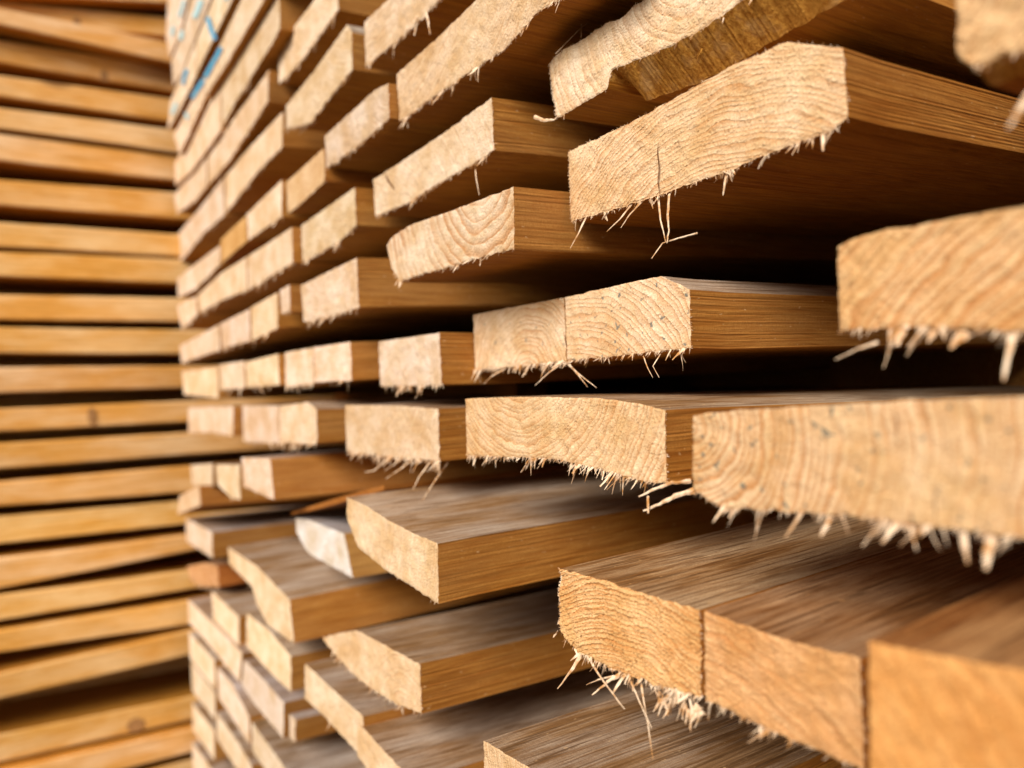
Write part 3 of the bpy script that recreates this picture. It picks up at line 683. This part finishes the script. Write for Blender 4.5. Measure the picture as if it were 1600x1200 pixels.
def long_board(lt, lb, rt, rb, Y, depth, label, i, xr=740, inner=False):
    rnd = random.Random(500 + i)
    def ex(a, b_, x): return a + (b_ - a) * x / 265.0
    x0, x1 = -420, xr
    P = [atY(x0, ex(lt, rt, x0), Y), atY(x1, ex(lt, rt, x1), Y), atY(x1, ex(lb, rb, x1), Y), atY(x0, ex(lb, rb, x0), Y)]
    org = (P[0] + P[2]) * .5
    N = 60; V = []; F = []; MI = []
    ph = rnd.uniform(0, 50); bev = .0022
    for k in range(N + 1):
        t = k / N
        a = P[0].lerp(P[1], t); b_ = P[3].lerp(P[2], t)
        wv = noise.noise(Vector((t * 5, ph, 0))) * .0014; wy = noise.noise(Vector((t * 4, ph, 5))) * .004
        e1 = noise.noise(Vector((t * 40, ph, 9))) * .0006; e2 = noise.noise(Vector((t * 40, ph, 19))) * .0006
        a = a + Vector((0, wy, wv + e1)); b_ = b_ + Vector((0, wy, wv + e2))
        V += [a + Vector((0, depth, 0)) - org, a + Vector((0, bev, 0)) - org, a + Vector((0, 0, -bev)) - org,
              b_ + Vector((0, 0, bev)) - org, b_ + Vector((0, bev, 0)) - org, b_ + Vector((0, depth, 0)) - org]
    for k in range(N):
        for j in range(6):
            j2 = (j + 1) % 6; a = 6 * k
            F.append((a + j, a + j2, a + 6 + j2, a + 6 + j)); MI.append(0 if j in (0, 4, 5) else 1)
    F.append((5,4,3,2,1,0)); MI.append(2); a = 6 * N; F.append(tuple(a + j for j in range(6))); MI.append(2)
    o = mesh_obj('long_board', V, F, [M_FACE, M_SIDE, M_END], None, MI); o.location = org
    k = rnd.uniform(1.0, 1.16); prop(o, rnd, (k, k * rnd.uniform(.97, 1.03), k * rnd.uniform(.85, 1.08)), (0, .1), .003, .4)
    o['label'] = label; o['category'] = 'board'; o['group'] = 'added inner boards of the left stack' if inner else 'boards of the left stack'
    for (kx, ky, rx, ry) in KN.get(i, []) if not inner else []:
        c = atY(kx, ky, Y - .0012); n = 16; kv = [c - org]; pxm = c.length / FPX
        for s in range(n):
            an = s / n * 2 * math.pi; kv.append(c + Vector((math.cos(an) * rx * pxm * 1.1, -.0002, math.sin(an) * ry * pxm)) - org)
        kv.append(c + Vector((0, .004, 0)) - org)
        kf = [(0, 1 + s, 1 + (s + 1) % n) for s in range(n)] + [(n + 1, 1 + (s + 1) % n, 1 + s) for s in range(n)]
        mesh_obj('knot', kv, kf, [M_KNOT], o)
    return o
M_SIDE = sawn_face('long_board_side', (0.80, 0.415, 0.105), (0.63, 0.275, 0.045), (0.87, 0.60, 0.33), 0.9, 0.0004)
for i, ((lt, lb), (rt, rb), dy) in enumerate(LS):
    long_board(lt, lb, rt, rb, YC + dy + random.Random(i).uniform(-.006, .006), .15, names[i] if i < len(names) else '', i)
# added second course behind, its layers half a step off, so nothing shows through the gaps
for i in range(len(LS) - 1):
    A, B_ = (LS[-1], LS[0]) if i == 0 else (LS[i - 1], LS[i])
    if i == len(LS) - 1: break
    if i in (1, 2): continue
    lt = A[0][1] - 14; lb = B_[0][0] + 14; rt = A[1][1] - 12; rb = B_[1][0] + 12
    # same lines, pushed straight back in space
    def ex(a, b_, x): return a + (b_ - a) * x / 265.0
    za = atY(0, lt, YC); 
    o = long_board(lt, lb, rt, rb, YC, .16, 'added inner board blocking the sky behind the gaps of the left stack', 100 + i, inner=True)
    o.location.y += .17

# ------------------------------------------------------------------ added battens deep in the right-hand stack, blocking light and sight through gaps
def batten(z0, z1, x, y0, y1, label):
    V = [Vector((a, b_, c)) for a in (-.022, .022) for b_ in (y0, y1) for c in (z0, z1)]
    org = Vector((x, 0, 0))
    F = [(0,1,3,2),(4,6,7,5),(0,4,5,1),(2,3,7,6),(0,2,6,4),(1,5,7,3)]
    o = mesh_obj('batten', V, F, [M_EDGE]); o.location = org
    prop(o, random.Random(int(z0*1000)), (.8,.8,.8), (0,0), .003, 0)
    o['label'] = label; o['category'] = 'batten'; o['group'] = 'added battens between the layers of the right-hand stack'
for z0, z1 in ((-.014,.016),(.050,.078),(-.066,-.048),(-.114,-.096),(-.165,-.145)):
    batten(z0 - .006, z1 + .006, .80, -.3, 1.34, 'added batten deep in the right-hand stack, blocking light between its layers')

# ------------------------------------------------------------------ added unseen boards right of and above the frame, so row gaps stay dark
def blocker_plank(y0, y1, z0, z1, c, i):
    rnd = random.Random(900 + i); org = Vector((c - KW * y0, .5*(y0+y1), .5*(z0+z1)))
    V = []
    for x in (0, 1.2):
        for y, z in ((y0, z1), (y1, z1), (y1, z0), (y0, z0)): V.append(Vector((c - KW * y + x, y, z)) - org)
    o = mesh_obj('plank', V, [(0,1,2,3),(4,7,6,5),(1,0,4,5),(2,1,5,6),(3,2,6,7),(0,3,7,4)], [M_END, M_FACE, M_EDGE], None, [0,0,1,2,1,2])
    o.location = org
    prop(o, rnd, (.95,.9,.82), (.05,.06), .003, .4)
    o['label'] = 'added out-of-view plank shading the gaps of the right-hand stack'; o['category'] = 'plank'; o['group'] = 'added planks out of view'
i = 0
for k in range(-7, 9):
    z0 = k * .0585 + .004
    blocker_plank(-.36, -.19, z0, z0 + .043, .27 + .02 * math.sin(k * 2.1), i); i += 1
    blocker_plank(-.18, .00, z0, z0 + .043, .27 + .02 * math.sin(k * 1.3), i); i += 1
for k, (ya, yb) in enumerate([(.02,.20),(.21,.37),(.02,.20),(.21,.40),(.41,.58),(.05,.22),(.23,.42),(.43,.62)]):
    r = (5,5,6,6,6,7,7,7)[k]
    z0 = .105 + (r - 2) * .060 + .035
    blocker_plank(ya, yb, z0, z0 + .043, .29, 50 + k)

batten(-.022, .022, .47, .70, 1.33, 'added batten closing the see-through gap just above the eye-level row')  # added to close the slit where sky showed through

# loose fibres hanging from the torn underside of the broken end
rnd = random.Random(12); SV = []; SF = []
for k in range(70):
    t = rnd.random(); x = 955 + 190 * t; y = 112 - 90 * t + rnd.uniform(0, 34)
    p = atC(x, y, PLANE[p_split.name], rnd.uniform(.007, .016)) - p_split.location
    strand(SV, SF, p, (rnd.uniform(-.5, .3), rnd.gauss(.2, .4), -1), rnd.uniform(.002, .006), rnd.uniform(.0004, .0011), rnd, .4, seg=3, thick=.3, taper=.85)
fo = mesh_obj('splinter_fringe', SV, SF, [M_TORN], p_split); fo['kind'] = 'stuff'
